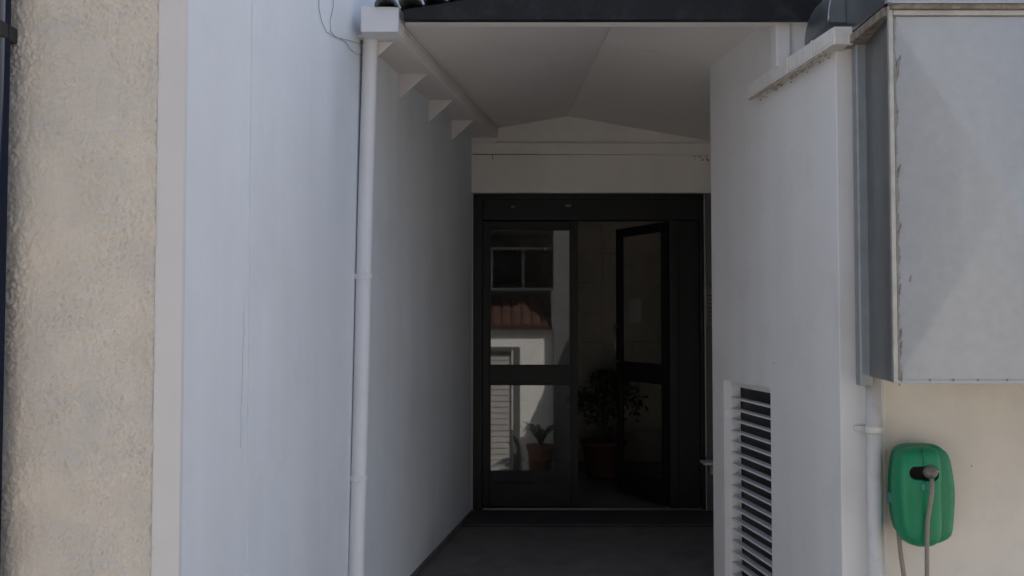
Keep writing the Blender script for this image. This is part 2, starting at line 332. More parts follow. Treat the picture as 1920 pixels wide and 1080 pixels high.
def leaf(parent, hinge, free, glass_up, glass_lo, stile=0.047, name='door_leaf', gm='glass'):
    """door leaf between two plan points; heights in z"""
    a = Vector(hinge); b = Vector(free); d = (b - a); wdt = d.length; u = d.normalized(); n = Vector((u.y, -u.x, 0))
    if n.y > 0: n = -n
    t = .022
    def bar(m, s0, s1, za, zb_, th=t):
        p = [a + u*s0 - n*th, a + u*s1 - n*th, a + u*s1 + n*th, a + u*s0 + n*th]
        m.hexa([(q.x,q.y,za) for q in p] + [(q.x,q.y,zb_) for q in p])
    m = MB()
    bar(m, 0, stile, .035, zz(414)-.006); bar(m, wdt-stile, wdt, .035, zz(414)-.006)
    bar(m, stile, wdt-stile, glass_up[1], zz(414)-.006, t-.002); bar(m, stile, wdt-stile, glass_lo[1], glass_up[0], t-.002)
    bar(m, stile, wdt-stile, .035, glass_lo[0], t-.002)
    lf = m.build(name, M['alu_dark'], parent, bevel=0.003)
    m = MB()
    for za, zb_ in (glass_up, glass_lo):
        bd = .009
        for s0, s1, c0, c1 in ((stile, stile+bd, za, zb_), (wdt-stile-bd, wdt-stile, za, zb_), (stile+bd, wdt-stile-bd, za, za+bd), (stile+bd, wdt-stile-bd, zb_-bd, zb_)):
            bar(m, s0, s1, c0, c1, .014)
    m.build('glazing_bead', M['alu_dark'], lf)
    for za, zb_ in (glass_up, glass_lo):
        m = MB(); q0 = a + u*stile; q1 = a + u*(wdt-stile)
        m.add([(q0.x,q0.y,za),(q1.x,q1.y,za),(q1.x,q1.y,zb_),(q0.x,q0.y,zb_)], [(0,1,2,3)]); m.build('pane', M[gm], lf)
    return lf, a, u, n, wdt
gu = (zz(686), zz(430)); gl = (zz(906), zz(720))
lf1, *_ = leaf(dr, (xx(905), YD, 0), (xx(1083), YD, 0), gu, gl, stile=.052)
hp = Vector((xx(1252), YD+.02, 0)); ang = math.radians(117); wl = 0.66
fp = hp + Vector((math.cos(ang), math.sin(ang), 0)) * wl
lf2, a2, u2, n2, w2 = leaf(dr, hp, fp, gu, gl, stile=.05, gm='glass2')
lf2['label'] = 'open leaf swung into the lobby'
m = MB(); q = a2 + u2*(w2-.035) + n2*.055; zc0 = zz(648); m.tube([(q.x,q.y,zc0-.16),(q.x,q.y,zc0+.16)], .011, 10)
for dz in (-.14, .14): m.tube([(q.x,q.y,zc0+dz), (q.x-n2.x*.04,q.y-n2.y*.04,zc0+dz)], .008, 8)
m.build('handle', M['screw'], lf2)
m = MB(); q = a2 + u2*w2; m.box(q.x-.02,q.x+.02,q.y-.02,q.y+.02,zc0-.12,zc0+.10); m.build('lock_case', M['alu_dark'], lf2, bevel=.004)
m = MB(); q = a2 + u2*(w2*.50) + n2*.004; q1 = q + u2*.17; z_ = zz(560, 7.1); m.add([(q.x,q.y,z_-.19),(q1.x,q1.y,z_-.19),(q1.x,q1.y,z_),(q.x,q.y,z_)],[(0,1,2,3)])
m.build('paper_notice', mat('paper', (.17,.165,.15), .9), lf2)
# fixed side panel
m = MB(); m.box(xx(1252)+.006, xx(1270), YD-.045, YD+.045, .03, zz(414)); m.box(xx(1270), xx(1311)-.002, YD-.025, YD+.025, .03, zz(414)); m.build('side_panel', M['alu_dark'], dr, bevel=.004)

m = MB(); m.box(OX1+.001, OX1+.16, 6.700, 6.7195, .023, LZ-.003); m.build('pier_shade', M['gwing2'], mb)  # dark sheet standing in for the shade on the pier
# dark slab standing in for floor shade, little ledge and side grille in the recess
ts = MB().box(LX(6.3)+.012, 1.85, 6.27, 6.715, .001, .022).build('shade_slab', M['step'], bevel=.005)
tag(ts, 'dark low slab standing in for shade on the floor at the glass doors', 'step')
sh = empty('wall_ledge', (OX1+.03, 6.62, E-1.12), 'small pale ledge low on the wall right of the doors', 'shelf')
m = MB(); zl = P(1320, 868, 6.6).z; m.box(P(1311,0,6.6).x, P(1350,0,6.6).x, 6.55, 6.699, zl-.008, zl+.008); m.build('ledge_board', M['white_r'], sh, bevel=.003)
m = MB(); m.prism([(P(1330,0,6.6).x,6.70,zl-.008),(P(1330,0,6.6).x,6.60,zl-.008),(P(1330,0,6.6).x,6.70,zl-.10)],(0.02,0,0)); m.build('ledge_bracket', M['white_r'], sh)
mc = empty('door_panel', (1.45, 6.7, E), 'dark slotted box on the wall strip right of the doors', 'intercom')
a = P(1324, 540, 6.69); b = P(1338, 610, 6.69)
m = MB(); m.box(a.x, b.x+.06, 6.69, 6.699, b.z, a.z); m.build('box_body', M['gplastic'], mc, bevel=.004)
s0 = box('slot', M['black'], mc, a.x+.008, b.x+.05, 6.687, 6.6895, a.z-.06, a.z-.053)
for k in range(1, 7): dup(s0, (0, 0, -.03*k))

# potted plant inside
pl = empty('potted_plant', (P(1128,0,8.2).x, 8.2, 0), 'dark leafy plant in a low terracotta pot inside the lobby', 'plant')
c = Vector((P(1128,0,8.2).x, 8.2, 0)); zp0, zp1 = P(0,892,8.2).z, P(0,826,8.2).z
m = MB(); m.tube([(c.x,c.y,zp0+.001),(c.x,c.y,zp0+.02),(c.x,c.y,zp1-.04),(c.x,c.y,zp1-.04),(c.x,c.y,zp1)], [.13,.15,.19,.205,.21], 28); m.build('pot', M['terra'], pl)
m = MB()
stems = []
for k in range(7):
    a = random.uniform(0, 6.28); r = random.uniform(.05, .2); top = Vector((c.x+math.cos(a)*r*1.1, c.y+math.sin(a)*r, random.uniform(zp1+.25, zp1+.55)))
    m.tube([(c.x,c.y,zp1-.02),(c.x+math.cos(a)*r*.4,c.y+math.sin(a)*r*.4,(zp1+top.z)/2), top], [.010,.008,.005], 6); stems.append(top)
m.build('stem', M['bark'], pl)
def leaves(m, cen, n, R, s):
    for k in range(n):
        d = Vector([random.gauss(0,1) for _ in range(3)]).normalized() * R * random.random()**.5; p = cen + Vector((d.x*1.15, d.y, d.z*.85))
        a = Vector([random.gauss(0,1) for _ in range(3)]).normalized(); b = a.cross(Vector([random.gauss(0,1) for _ in range(3)])).normalized()
        L_ = s*random.uniform(.7,1.3)
        m.add([p-a*L_, p-a*L_*.2+b*L_*.42, p+a*L_, p-a*L_*.2-b*L_*.42], [(0,1,2),(0,2,3)])
m = MB()
for t_ in stems: leaves(m, t_, 75, .13, .035)
leaves(m, Vector((c.x+.06,c.y,zp1+.34)), 320, .30, .035)
m.build('foliage', M['leaf'], pl, kind='stuff')

# ---------------------------------------------------------------- right building
rb = empty('low_annex', (1.6, 4.2, GZ), 'low annex with pale side wall, louvred opening and beige front', 'building')
V0, V1 = 4.22, 4.83; VT = P(1355, 712, V1).z; VB = E - 1.36; TH = .17
YR = 3.56
m = MB()
m.slab(RX, YR+.002, V0, 0, TH, GZ, E+1.10)
m.slab(RX, V1, 5.0, 0, TH, GZ, E+1.5)
m.slab(RX, V0, V1, 0, TH, VT, E+1.5)
m.slab(RX, V0, V1, 0, TH, GZ, VB)
m.slab(RX, 3.99, V0, 0.0005, TH, E+1.10, E+1.5)
m.build('side_wall', M['white_r'], rb)
m = MB(); cxr = RX(YR); sx = P(1648, 0, YR).x
m.box(cxr+.0, sx, YR-.006, YR+.15, GZ, E+1.10); m.build('corner_strip', M['white_r'], rb, bevel=.004)
m = MB(); m.box(sx+.0005, 6.0, YR+.004, YR+.2, GZ, E+1.10); m.build('front_wall', M['beige'], rb)
m = MB(); m.box(cxr+.16, 6.0, YR+.15, 5.17, E+1.10, E+1.16); m.box(1.9, 2.1, 5.17, 6.715, GZ, E+1.8); m.box(1.15, 6, 5.0, 5.17, GZ, E+1.7); m.box(5.8,6,YR+.2,5.0,GZ,E+1.1); m.build('roof_slab', M['white_r'], rb)
# upper wall facing the camera beside the barge board
ux = P(1455,0,3.965).x
m = MB(); m.box(RX(3.98)-.03, 6.0, 3.985, 4.15, E+1.101, E+2.4); m.build('upper_wall', M['white_r'], rb)
m = MB(); m.box(ux, P(1481,0,3.965).x, 3.965, 4.06, E+1.118, E+1.55); m.build('wall_strip', M['band'], rb, bevel=.004)
m = MB()
zt_ = P(1500, 37, 3.97).z
for k in range(9):
    x_ = ux + .005 + k*.03; m.ball((x_, 3.968, zt_ + random.uniform(-.004,.004)), .014, (1.3,.5,.5), 8, 5)
m.build('mortar_line', M['sealant'], rb)
# louvred opening
lv = MB()
zf = VT - .03
lv.slab(RX, V0, V1-.001, .040, .085, zf, VT-.0005)
lv.slab(RX, V1-.012, V1-.001, .040, .085, VB+.001, zf); lv.slab(RX, V0+.001, V0+.012, .040, .085, VB+.001, zf)
lv.slab(RX, V0+.012, V1-.012, .040, .085, VB+.001, VB+.02)
lvo = lv.build('louvre_window', M['pvc'], rb)
zs0 = P(1369, 745, V1-.01).z; pitch = .0575; nsl = int((zs0 - VB - .03)/pitch) + 1
def slat(z):
    a0, a1 = .032, .068; y0, y1 = V0+.0125, V1-.0125; th = .0065; rise = .003
    v = []
    for y in (y0, y1): v += [(RX(y)+a0,y,z-th), (RX(y)+a1,y,z+rise-th), (RX(y)+a1,y,z+rise), (RX(y)+a0,y,z+.002)]
    return v
sl = MB().add(slat(zs0), [(0,1,2,3),(7,6,5,4),(0,4,5,1),(1,5,6,2),(2,6,7,3),(3,7,4,0)]).build('slat', M['white_r'], lvo, bevel=.0015, seg=1)
for k in range(1, nsl): dup(sl, (0, 0, -pitch*k))
m = MB(); m.slab(RX, V0-.05, V1+.05, .090, .096, VB-.02, VT+.02); m.build('dark_backing', M['black'], lvo)  # black sheet gives the unlit dark behind the slats
for py in (775, 1000):
    z_ = P(1360, py, V1).z; m = MB(); m.box(RX(V1)+.004, RX(V1)+.036, V1-.003, V1-.0005, z_-.022, z_+.022); m.build('hinge_plate', M['pvc'], lvo, bevel=.001)
# screw holes on the plaster
for px, py in ((1451,680),(1508,183)):
    Y = 1.72/((px-960)/F+.1235); p = P(px,py,Y); MB().ball((p.x,p.y,p.z), .004, (.5,1,1), 8, 6).build('screw_hole', M['wire'], rb)
MB().ball(P(1822,874,YR+.004), .0035, (1,.5,1), 8, 6).build('screw_hole', M['wire'], rb)

# right gutter
rg = empty('wall_gutter', (1.2, 3.9, E+1.1), 'stained white gutter on top of the annex side wall, beside the duct', 'gutter')
def RG(y): return RX(y)
zg = E + 1.062
m = MB()
m.slab(RG, 3.555, 4.30, -.055, -.001, zg, zg+.012); m.slab(RG, 3.47, 3.5545, -.055, .03, zg, zg+.012)
m.slab(RG, 3.47, 4.30, -.055, -.047, zg+.012, zg+.068)
m.hexa([(RG(4.30)-.055,4.30,zg),(RG(4.30)-.001,4.30,zg),(RG(4.36)-.001,4.36,zg+.02),(RG(4.36)-.055,4.34,zg+.02),
        (RG(4.30)-.055,4.30,zg+.055),(RG(4.30)-.001,4.30,zg+.055),(RG(4.36)-.001,4.36,zg+.055),(RG(4.36)-.055,4.34,zg+.055)])
m.build('gutter_trough', M['pvc_old'], rg, bevel=.003)
m = MB(); pts = []
y = 3.56
while y < 4.33:
    pts.append((RG(y)-.045+random.uniform(-.003,.003), y, zg-.004+random.uniform(-.003,.002))); y += .02
m.tube(pts, [random.uniform(.004,.009) for _ in pts], 8)
for k in range(34):
    y = random.uniform(3.56,4.3); m.ball((RG(y)-random.uniform(.0,.04), y, zg-.006-random.uniform(0,.010)), random.uniform(.003,.007), (1,1.4,.8), 6, 5)
m.build('mortar_crust', M['stain'], rg)
m = MB(); m.box(RG(3.45)-.058, P(1599,0,3.45).x, 3.445, 3.4695, zg-.004, zg+.066); m.build('end_box', M['pvc_old'], rg, bevel=.006, seg=3)
m = MB(); m.slab(RG, 3.86, 3.885, -.060, -.0555, zg-.003, zg+.07); m.build('joint_clip', M['pvc_old'], rg, bevel=.002)
m = MB(); m.slab(RG, 3.63, 3.64, -.060, -.0555, zg-.003, zg+.07); m.build('joint_clip', M['pvc_old'], rg, bevel=.002)
# right drain pipe
rp = empty('drain_pipe', (P(1627,0,3.52).x, 3.52, GZ), 'cream drain pipe running down under the duct beside the hose reel', 'drainpipe')
xp = P(1627,0,3.515).x
m = MB(); m.tube([(xp,3.515,GZ),(xp,3.515,E-.215)], .028, 24); m.build('pipe', M['pvc_old'], rp)
zc0 = P(0,806,3.5).z
m = MB(); m.tube([(xp,3.515,zc0-.012),(xp,3.515,zc0+.012)], .0325, 24); m.box(xp-.062, xp+.034, 3.535, 3.5535, zc0-.010, zc0+.010); m.build('clamp', M['pvc_old'], rp, bevel=.001)

# ---------------------------------------------------------------- duct
du = empty('sheet_metal_duct', (1.7, 3.3, E-.22), 'large galvanised sheet metal duct with cross-folded front on the annex front', 'duct')
DY0, DY1 = 3.13, 3.50
dx0 = P(1665,0,DY0).x; dx1 = P(2080,0,DY0).x; dzb = P(0,718,DY0).z; dzt = P(0,12,DY0).z
xbk = P(1617,0,DY1).x
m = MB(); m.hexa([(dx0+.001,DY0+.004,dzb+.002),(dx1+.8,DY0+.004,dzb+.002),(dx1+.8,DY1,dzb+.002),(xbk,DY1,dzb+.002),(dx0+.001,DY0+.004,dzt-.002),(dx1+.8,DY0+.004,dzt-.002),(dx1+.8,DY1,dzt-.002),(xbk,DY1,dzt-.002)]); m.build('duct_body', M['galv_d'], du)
# front panel with cross break (each half of the long duct is one panel)
fx0, fx1 = dx0+.012, dx1; fz0, fz1 = dzb+.004, P(0,31,DY0).z
yc = DY0 - .024; cxx, czz = (fx0+fx1)/2, (fz0+fz1)/2
G = 120; vs = []
for j in range(G+1):
    for i in range(G+1):
        u, v = 2*i/G-1, 2*j/G-1; mm = (abs(u)**70 + abs(v)**70)**(1/70)
        x_, z_ = fx0+(fx1-fx0)*i/G, fz0+(fz1-fz0)*j/G
        k_ = 0 if (i in (0, G) or j in (0, G)) else 1
        vs.append((x_, DY0 - k_*((DY0-yc)*max(0, 1-mm) + .0012*noise.noise(Vector((x_*5, 1, z_*5))) + .0003*noise.noise(Vector((x_*16, 4, z_*12)))), z_))
m = MB(); m.add(vs, [(j*(G+1)+i, j*(G+1)+i+1, (j+1)*(G+1)+i+1, (j+1)*(G+1)+i) for j in range(G) for i in range(G)], True); m.build('front_panel', M['galv'], du)
fpn = [o for o in du.children if o.name.startswith('front_panel')][0]
dup(fpn, (fx1-fx0+.03, 0, 0))
m = MB(); m.box(fx1+.001, fx1+.029, DY0-.022, DY0+.003, fz0, fz1); m.build('joint_flange', M['flange'], du, bevel=.002)
# edge flange down the left, folded lip along the bottom
m = MB(); m.box(dx0-.003, dx0+.012, DY0-.010, DY0+.006, dzb, dzt); m.build('corner_angle', M['flange'], du, bevel=.002)
m = MB(); m.box(dx0+.012, dx1+.8, DY0-.005, DY0-.0005, dzb-.002, dzb+.010); m.build('bottom_lip', M['galv'], du, bevel=.001)
m = MB(); zz1 = P(0,30,DY0).z; m.box(dx0+.0125, dx1+.8, DY0-.012, DY0+.004, zz1, zz1+.018); m.build('top_trim', M['flange'], du, bevel=.003)
m = MB(); m.box(dx0+.0, dx1+.8, DY0-.022, DY0+.003, zz1+.019, zz1+.036); m.build('top_flange', M['rust'], du, bevel=.003)
m = MB(); m.box(dx0+.0, dx1+.8, DY0-.026, DY0+.003, zz1+.0365, zz1+.044); m.build('flange_lip', M['galv'], du, bevel=.001)
# side flange strip running back to the wall (rusty)
m = MB(); m.box(dx0-.016, dx0+.09, DY0+.0045, DY1+.02, zz1+.0012, zz1+.033); m.build('side_flange', M['rust'], du, bevel=.003)
# rear flange against the wall, lighter grey, hanging a little lower
xb0, xb1 = P(1597,0,DY1).x, P(1617,0,DY1).x
m = MB(); m.box(xb0, xb1+.01, DY1-.035, DY1+.015, P(0,724,DY1-.03).z, zz1+.015)
m.build('rear_flange', M['galv_m'], du, bevel=.008, seg=3)
# upper duct section rising above
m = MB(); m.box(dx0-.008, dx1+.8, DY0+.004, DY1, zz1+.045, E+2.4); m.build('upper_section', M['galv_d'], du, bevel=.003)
m = MB(); m.box(dx0-.004, dx1+.8, DY0-.004, DY0+.0035, zz1+.046, E+2.4); m.build('upper_front', M['galv'], du)
arc = [(P(1552,44,3.52).x + .16*(1-math.cos(t))*.75, 3.505, P(1552,44,3.52).z + .20*math.sin(t)) for t in [i*math.pi/2/8 for i in range(9)]]
poly = arc + [(dx0+.03, 3.505, arc[-1][2]), (dx0+.03, 3.505, arc[0][2])]
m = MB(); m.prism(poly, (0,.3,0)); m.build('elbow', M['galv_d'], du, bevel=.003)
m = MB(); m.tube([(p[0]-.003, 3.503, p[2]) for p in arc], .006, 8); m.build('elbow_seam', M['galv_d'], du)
# sealant along the corner
m = MB(); pts = []; rs = []; z = dzb+.01
while z < zz1:
    pts.append((dx0+.016+random.uniform(-.002,.002), DY0-.004, z)); rs.append(max(.002, .0055+.004*noise.noise(Vector((0,0,z*18))))); z += .012
m.tube(pts, rs, 8)
for k in range(54):
    z = dzb + random.random()*(zz1-dzb); r = random.uniform(.005,.016); n_ = 6; tl = random.uniform(-.2,.9)
    pts_ = [(dx0+.017+random.uniform(0,.004)+tl*r*(q_/n_)*1.6, DY0-.0015, z+(q_/n_-.5)*r*4.5) for q_ in range(n_+1)]
    m.tube(pts_, [r*.42*math.sin(math.pi*(.08+.84*q_/n_)) for q_ in range(n_+1)], 6)
for py in (128, 142): 
    p = P(1677, py, DY0); m.ball((p.x, DY0-.003, p.z), .015, (.42,.12,1.0), 10, 6)
m.build('sealant_bead', M['sealant'], du)
p = P(1707, 522, DY0); m = MB(); m.hexa([(p.x-.008,DY0-.0035,p.z-.014),(p.x+.002,DY0-.0035,p.z-.012),(p.x+.002,DY0+.002,p.z-.012),(p.x-.008,DY0+.002,p.z-.014),
   (p.x-.002,DY0-.0035,p.z+.010),(p.x+.008,DY0-.0035,p.z+.014),(p.x+.008,DY0+.002,p.z+.014),(p.x-.002,DY0+.002,p.z+.010)]); m.build('scuff', M['sealant'], du)
p = P(1690, 714, DY0-.005)
sc = MB().ball((p.x, DY0-.006, p.z+.001), .004, (1,.5,1), 8, 6).build('rivet', M['screw'], du)
for px in (1732, 1775, 1820, 1874, 1917): dup(sc, (P(px,0,DY0).x - p.x, 0, .001))

# ---------------------------------------------------------------- hose reel
WY = YR + .004
hr = empty('hose_reel', (P(1730,0,3.44).x, WY, P(0,930,3.44).z-.2), 'green wall mounted hose reel with taupe hose hanging down', 'hose reel')
out = [(205,135),(330,131),(455,131),(474,165),(522,182),(545,300),(566,440),(562,560),(548,700),(542,805),(470,832),(430,853),(320,858),(232,835),(162,780),(142,640),(128,480),(138,320),(155,195)]
K = 1917.0; hc = P(1640+350/3.857, 800+495/3.857, 3.43)
front = [(210,150),(330,134),(440,134),(466,175),(474,300),(470,420),(468,560),(474,700),(462,800),(420,846),(320,853),(236,826),(176,770),(158,640),(146,480),(152,320),(166,205)]
def ring(pts, y, s, cxz=(350,495), dz=0):
    return [(hc.x + (.012 if pts is out else -.020) + ((a-cxz[0])*s + cxz[0]-350)/K, y, hc.z - ((b-cxz[1])*s + cxz[1]-495)/K + dz) for a, b in pts]
def loft(m, rings):
    n = len(rings[0]); vs = [p for r in rings for p in r]
    fs = [(j*n+i, j*n+(i+1)%n, (j+1)*n+(i+1)%n, (j+1)*n+i) for j in range(len(rings)-1) for i in range(n)]
    b = len(m.v); m.add(vs, fs, True)
    m.f.append([b+i for i in range(n)]); m.sm.append(True); m.f.append([b+(len(rings)-1)*n+i for i in range(n)]); m.sm.append(True)
m = MB(); loft(m, [ring(out, WY-.035, .90), ring(out, WY-.045, .985), ring(out, WY-.10, 1.0), ring(out, WY-.135, .985), ring(out, WY-.150, .93)])
rear = m.build('rear_housing', M['dgreen'], hr, subsurf=1); rear.data.materials[0] = M['green']
m = MB(); fc = (318,480)
loft(m, [ring(front, WY-.130, .985, fc), ring(front, WY-.150, 1.0, fc), ring(front, WY-.180, .99, fc), ring(front, WY-.200, .95, fc), ring(front, WY-.215, .86, fc, -.002), ring(front, WY-.223, .70, fc, -.004), ring(front, WY-.226, .4, fc, -.004)])
cover = m.build('front_cover', M['green'], hr, subsurf=2)
# carve the hose slot
def hp3(a, b, y): return Vector((hc.x-(.015 if y < WY-.2 else 0)+(a-350)/K, y, hc.z-(b-495)/K))
cut = MB(); c1 = hp3(255,310,WY-.22); c2 = hp3(365,315,WY-.22)
poly = []
for i in range(16):
    t_ = math.pi/2 + math.pi*i/15; poly.append((c1.x+math.cos(t_)*.024, 0, c1.z+math.sin(t_)*.024))
for i in range(16):
    t_ = -math.pi/2 + math.pi*i/15; poly.append((c2.x+math.cos(t_)*.028, 0, c2.z+math.sin(t_)*.028))
cut.prism([(a, WY-.26, c_) for a, _, c_ in poly], (0, .10, 0))
cu = cut.build('slot_cutter', M['green'])
bo = cover.modifiers.new('slot', 'BOOLEAN'); bo.operation = 'DIFFERENCE'; bo.object = cu; bo.solver = 'EXACT'
bpy.context.view_layer.update()
dg = bpy.context.evaluated_depsgraph_get(); me = bpy.data.meshes.new_from_object(cover.evaluated_get(dg))
cover.modifiers.clear(); cover.data = me; bpy.data.objects.remove(cu, do_unlink=True)
m = MB(); m.box(c1.x-.028, c2.x+.032, WY-.162, WY-.158, c1.z-.032, c1.z+.032); m.build('slot_backing', M['black'], hr)
m = MB(); loft(m, [[(a, WY-.2225 + dy, z_) for a, z_ in [(c2.x+math.cos(t_)*r_, c2.z-.006+math.sin(t_)*r_) for t_ in [i*math.pi/10 for i in range(20)]]] for dy, r_ in ((0,.012),(.004,.016),(.012,.018),(.02,.017))])
b0 = hp3(352,300,WY-.236); m = MB(); m.ball(b0+Vector((0,.008,0)), .0265, (1,.85,.92), 20, 12); m.build('hose_stop', M['gplastic'], hr)
m = MB(); m.ball(hp3(375,288,WY-.258), .006, (1,.4,.8), 8, 6); m.build('stop_screw', M['screw'], hr)
m = MB(); m.tube([hp3(308,140,WY-.190), hp3(308,165,WY-.2085), hp3(308,200,WY-.2215), hp3(308,248,WY-.2265)], .0018, 6); m.build('seam', M['dgreen'], hr)
# ribs on the cover
m = MB()
for pts in ([(172,470),(190,560),(216,640),(226,720),(214,790)], [(425,440),(404,540),(392,640),(398,720),(418,790)]):
    m.tube([hp3(a, b, WY-.2155 + .012*abs(i_-1.5)/2.5) for i_, (a, b) in enumerate(pts)], .0045, 8)
m.build('moulded_rib', M['green'], hr)
m = MB(); q = hp3(570,470,WY-.08); m.tube([q+Vector((-.012,0,-.075)), q+Vector((.004,0,-.05)), q+Vector((.006,0,.02)), q+Vector((-.012,0,.05))], .010, 10); m.build('side_lever', M['dgreen'], hr)
q = hp3(150,530,WY-.09); m = MB(); m.box(q.x-.006,q.x+.014,q.y-.02,q.y+.02,q.z-.018,q.z+.02); m.build('side_tab', M['teal'], hr, bevel=.003)
m = MB(); m.box(hc.x-.05, hc.x+.135, WY-.036, WY-.001, hc.z-.13, hc.z+.15); m.build('wall_bracket', M['gplastic'], hr, bevel=.004)
m = MB(); h0 = b0 + Vector((-.004,-.012,-.02)); m.tube([h0, h0+Vector((-.003,-.004,-.05)), hp3(318,640,WY-.236), hp3(312,860,WY-.235), hp3(310,1080,WY-.235), hp3(312,1500,WY-.235), hp3(330,2600,WY-.2)], .0078, 12); m.build('hose', M['hose'], hr)
m = MB(); m.tube([hp3(205,770,WY-.09), hp3(212,860,WY-.09), hp3(222,960,WY-.09), hp3(238,1080,WY-.09), hp3(268,1300,WY-.09), hp3(330,2600,WY-.1)], .0085, 12); m.build('feed_hose', M['hose'], hr)
m = MB(); m.ball(hp3(298,405,WY-.228), .009, (.8,.4,1.8), 8, 6); m.build('slot_tab', M['teal'], hr)

# ---------------------------------------------------------------- passage roof
ro = empty('passage_roof', (0.4, 5.3, E+1.4), 'low pitched roof over the passage with pale ceiling and dark front board', 'roof')
def LG(y): return LX(y) + .185
def ceil(m, fa, fb, y0, y1, dz=0, th=.012):
    vs = []
    for y in (y0, y1):
        xa, xb = fa(y), fb(y)
        vs += [(xa,y,CZ(xa,y)+dz),(xb,y,CZ(xb,y)+dz),(xb,y,CZ(xb,y)+dz+th),(xa,y,CZ(xa,y)+dz+th)]
    m.hexa([vs[0],vs[1],vs[5],vs[4],vs[3],vs[2],vs[6],vs[7]])
ys = [4.03, 4.93, 5.83, 6.715]
for i in range(3):
    g_ = .0022
    m = MB(); ceil(m, lambda y: LG(y)-.02, lambda y: RID(y)-.001, ys[i]+g_, ys[i+1]-g_); m.build('ceiling_panel', M['ceiling'], ro)
    m = MB(); ceil(m, lambda y: RID(y)+.001, lambda y: 1.95, ys[i]+g_, ys[i+1]-g_); m.build('ceiling_panel', M['ceiling'], ro)
m = MB(); ceil(m, lambda y: LX(y)+.05, lambda y: RID(y), 4.03, 6.715, .0125, .05); ceil(m, lambda y: RID(y), lambda y: 2.0, 4.03, 6.715, .0125, .05); m.build('roof_deck', M['fascia'], ro)
fb = P(0,38,3.93).z; fl = P(757,0,3.93).x; frt = P(1592,0,3.93).x
m = MB(); zA = P(755,19,3.93).z; sl_ = .16; xm = .5
m.prism([(fl,3.92,fb),(P(1552,0,3.92).x,3.92,fb),(frt+.02,3.92,fb+.10),(frt+.02,3.92,zA+.09),(xm,3.92,zA+sl_*(xm-fl)),(fl,3.92,zA)], (0,.04,0))
m.build('barge_board', M['fascia'], ro, bevel=.003)
m = MB(); m.box(fl+.002, P(1452,0,4.0).x, 3.962, 4.029, fb+.004, fb+.03); m.build('board_batten', M['ceiling'], ro)
# interlocking tiles over the board
for k in range(9):
    x_ = fl - .075 + k*.105; z_ = zA + .012 + sl_*(x_-fl) + .012
    m = MB(); n = 8; r = .050
    prof = [(x_ + r*math.cos(t_), z_ + r*.75*math.sin(t_)) for t_ in [math.pi*i/n for i in range(n+1)]] + [(x_ - (r-.010)*math.cos(t_), z_ + (r-.012)*.75*math.sin(t_)) for t_ in [math.pi*i/n for i in range(n+1)]]
    vs = [(a, 3.90, b) for a, b in prof] + [(a, 4.35, b+.03) for a, b in prof]; q = len(prof)
    fs = [(i,(i+1)%q,q+(i+1)%q,q+i) for i in range(q)] + [(i, i+1, q-2-i, q-1-i) for i in range(n)]
    m.add(vs, fs); m.build('roof_tile', M['tile_roof'], ro)

# ---------------------------------------------------------------- left gutter with triangular brackets
gt = empty('box_gutter', (LX(5.3)+.1, 5.3, E+1.3), 'white box gutter along the left passage wall on triangular brackets', 'gutter')
def gz(y): return E + 1.272 + (y-4.08)*.030
m = MB()
def gslab(m, y0, y1, d0, d1, za, zb_):
    m.hexa([(LX(y0)+d0,y0,gz(y0)+za),(LX(y0)+d1,y0,gz(y0)+za),(LX(y1)+d1,y1,gz(y1)+za),(LX(y1)+d0,y1,gz(y1)+za),
            (LX(y0)+d0,y0,gz(y0)+zb_),(LX(y0)+d1,y0,gz(y0)+zb_),(LX(y1)+d1,y1,gz(y1)+zb_),(LX(y1)+d0,y1,gz(y1)+zb_)])
gslab(m, 4.035, 6.67, .001, .150, 0, .012); m.build('gutter_base', M['ceiling'], gt, bevel=.002)
m = MB(); gslab(m, 4.035, 6.67, .1505, .190, -.004, .16); m.build('gutter_side', M['ceiling'], gt, bevel=.006, seg=2)
m = MB(); gslab(m, 4.036, 6.668, .1905, .197, .050, .062); m.build('gutter_bead', M['ceiling'], gt, bevel=.002)
m = MB(); a = P(679,17,3.97); b = P(750,65,3.97)
m.hexa([(a.x,3.93,b.z),(b.x-.004,3.93,b.z),(b.x+.012,4.034,b.z+.0),(a.x-.0,4.034,b.z),(a.x-.0,3.93,a.z),(b.x+.0,3.93,a.z-.004),(b.x+.016,4.034,a.z-.004),(a.x,4.034,a.z)])
m.build('end_box', M['pvc'], gt, bevel=.004, seg=2)
for y in (4.10, 4.72, 5.36, 6.0):
    z_ = gz(y) - .0006; m = MB(); m.prism([(LX(y)+.0005,y,z_),(LX(y)+.146,y,z_),(LX(y)+.0005,y,z_-.132)], (.0018,.012,.0)); m.build('bracket', M['band'], gt, bevel=.0012, seg=1)

# left downpipe
dp = empty('downpipe', (LX(4.0)+.05, 4.0, GZ), 'white round downpipe under the gutter box on the left wall', 'drainpipe')
pt, pb = P(695, 66, 4.09), P(668, 1080, 3.975)
dirv = pb - pt; bot = pt + dirv * 1.45
m = MB(); pts = [pt + Vector((0,-.02,.03)), pt, pt + dirv*.33 + Vector((-.003,0,0)), pt + dirv*.66, pb, bot]; m.tube(pts, .0345, 28); m.build('pipe', M['pvc'], dp)
for py, nm in ((531,1),(903,2)):
    f_ = (py-66)/(1080-66); c = pt + dirv*f_
    m = MB(); m.tube([c+Vector((0,0,-.012)), c+Vector((0,0,.012))], .0385, 28)
    m.box(LX(c.y)-.002, c.x-.02, c.y-.012, c.y+.012, c.z-.011, c.z+.011); m.box(c.x-.052, c.x-.03, c.y-.02, c.y-.010, c.z-.012, c.z+.012)
    m.build('clamp', M['pvc'], dp, bevel=.0015)

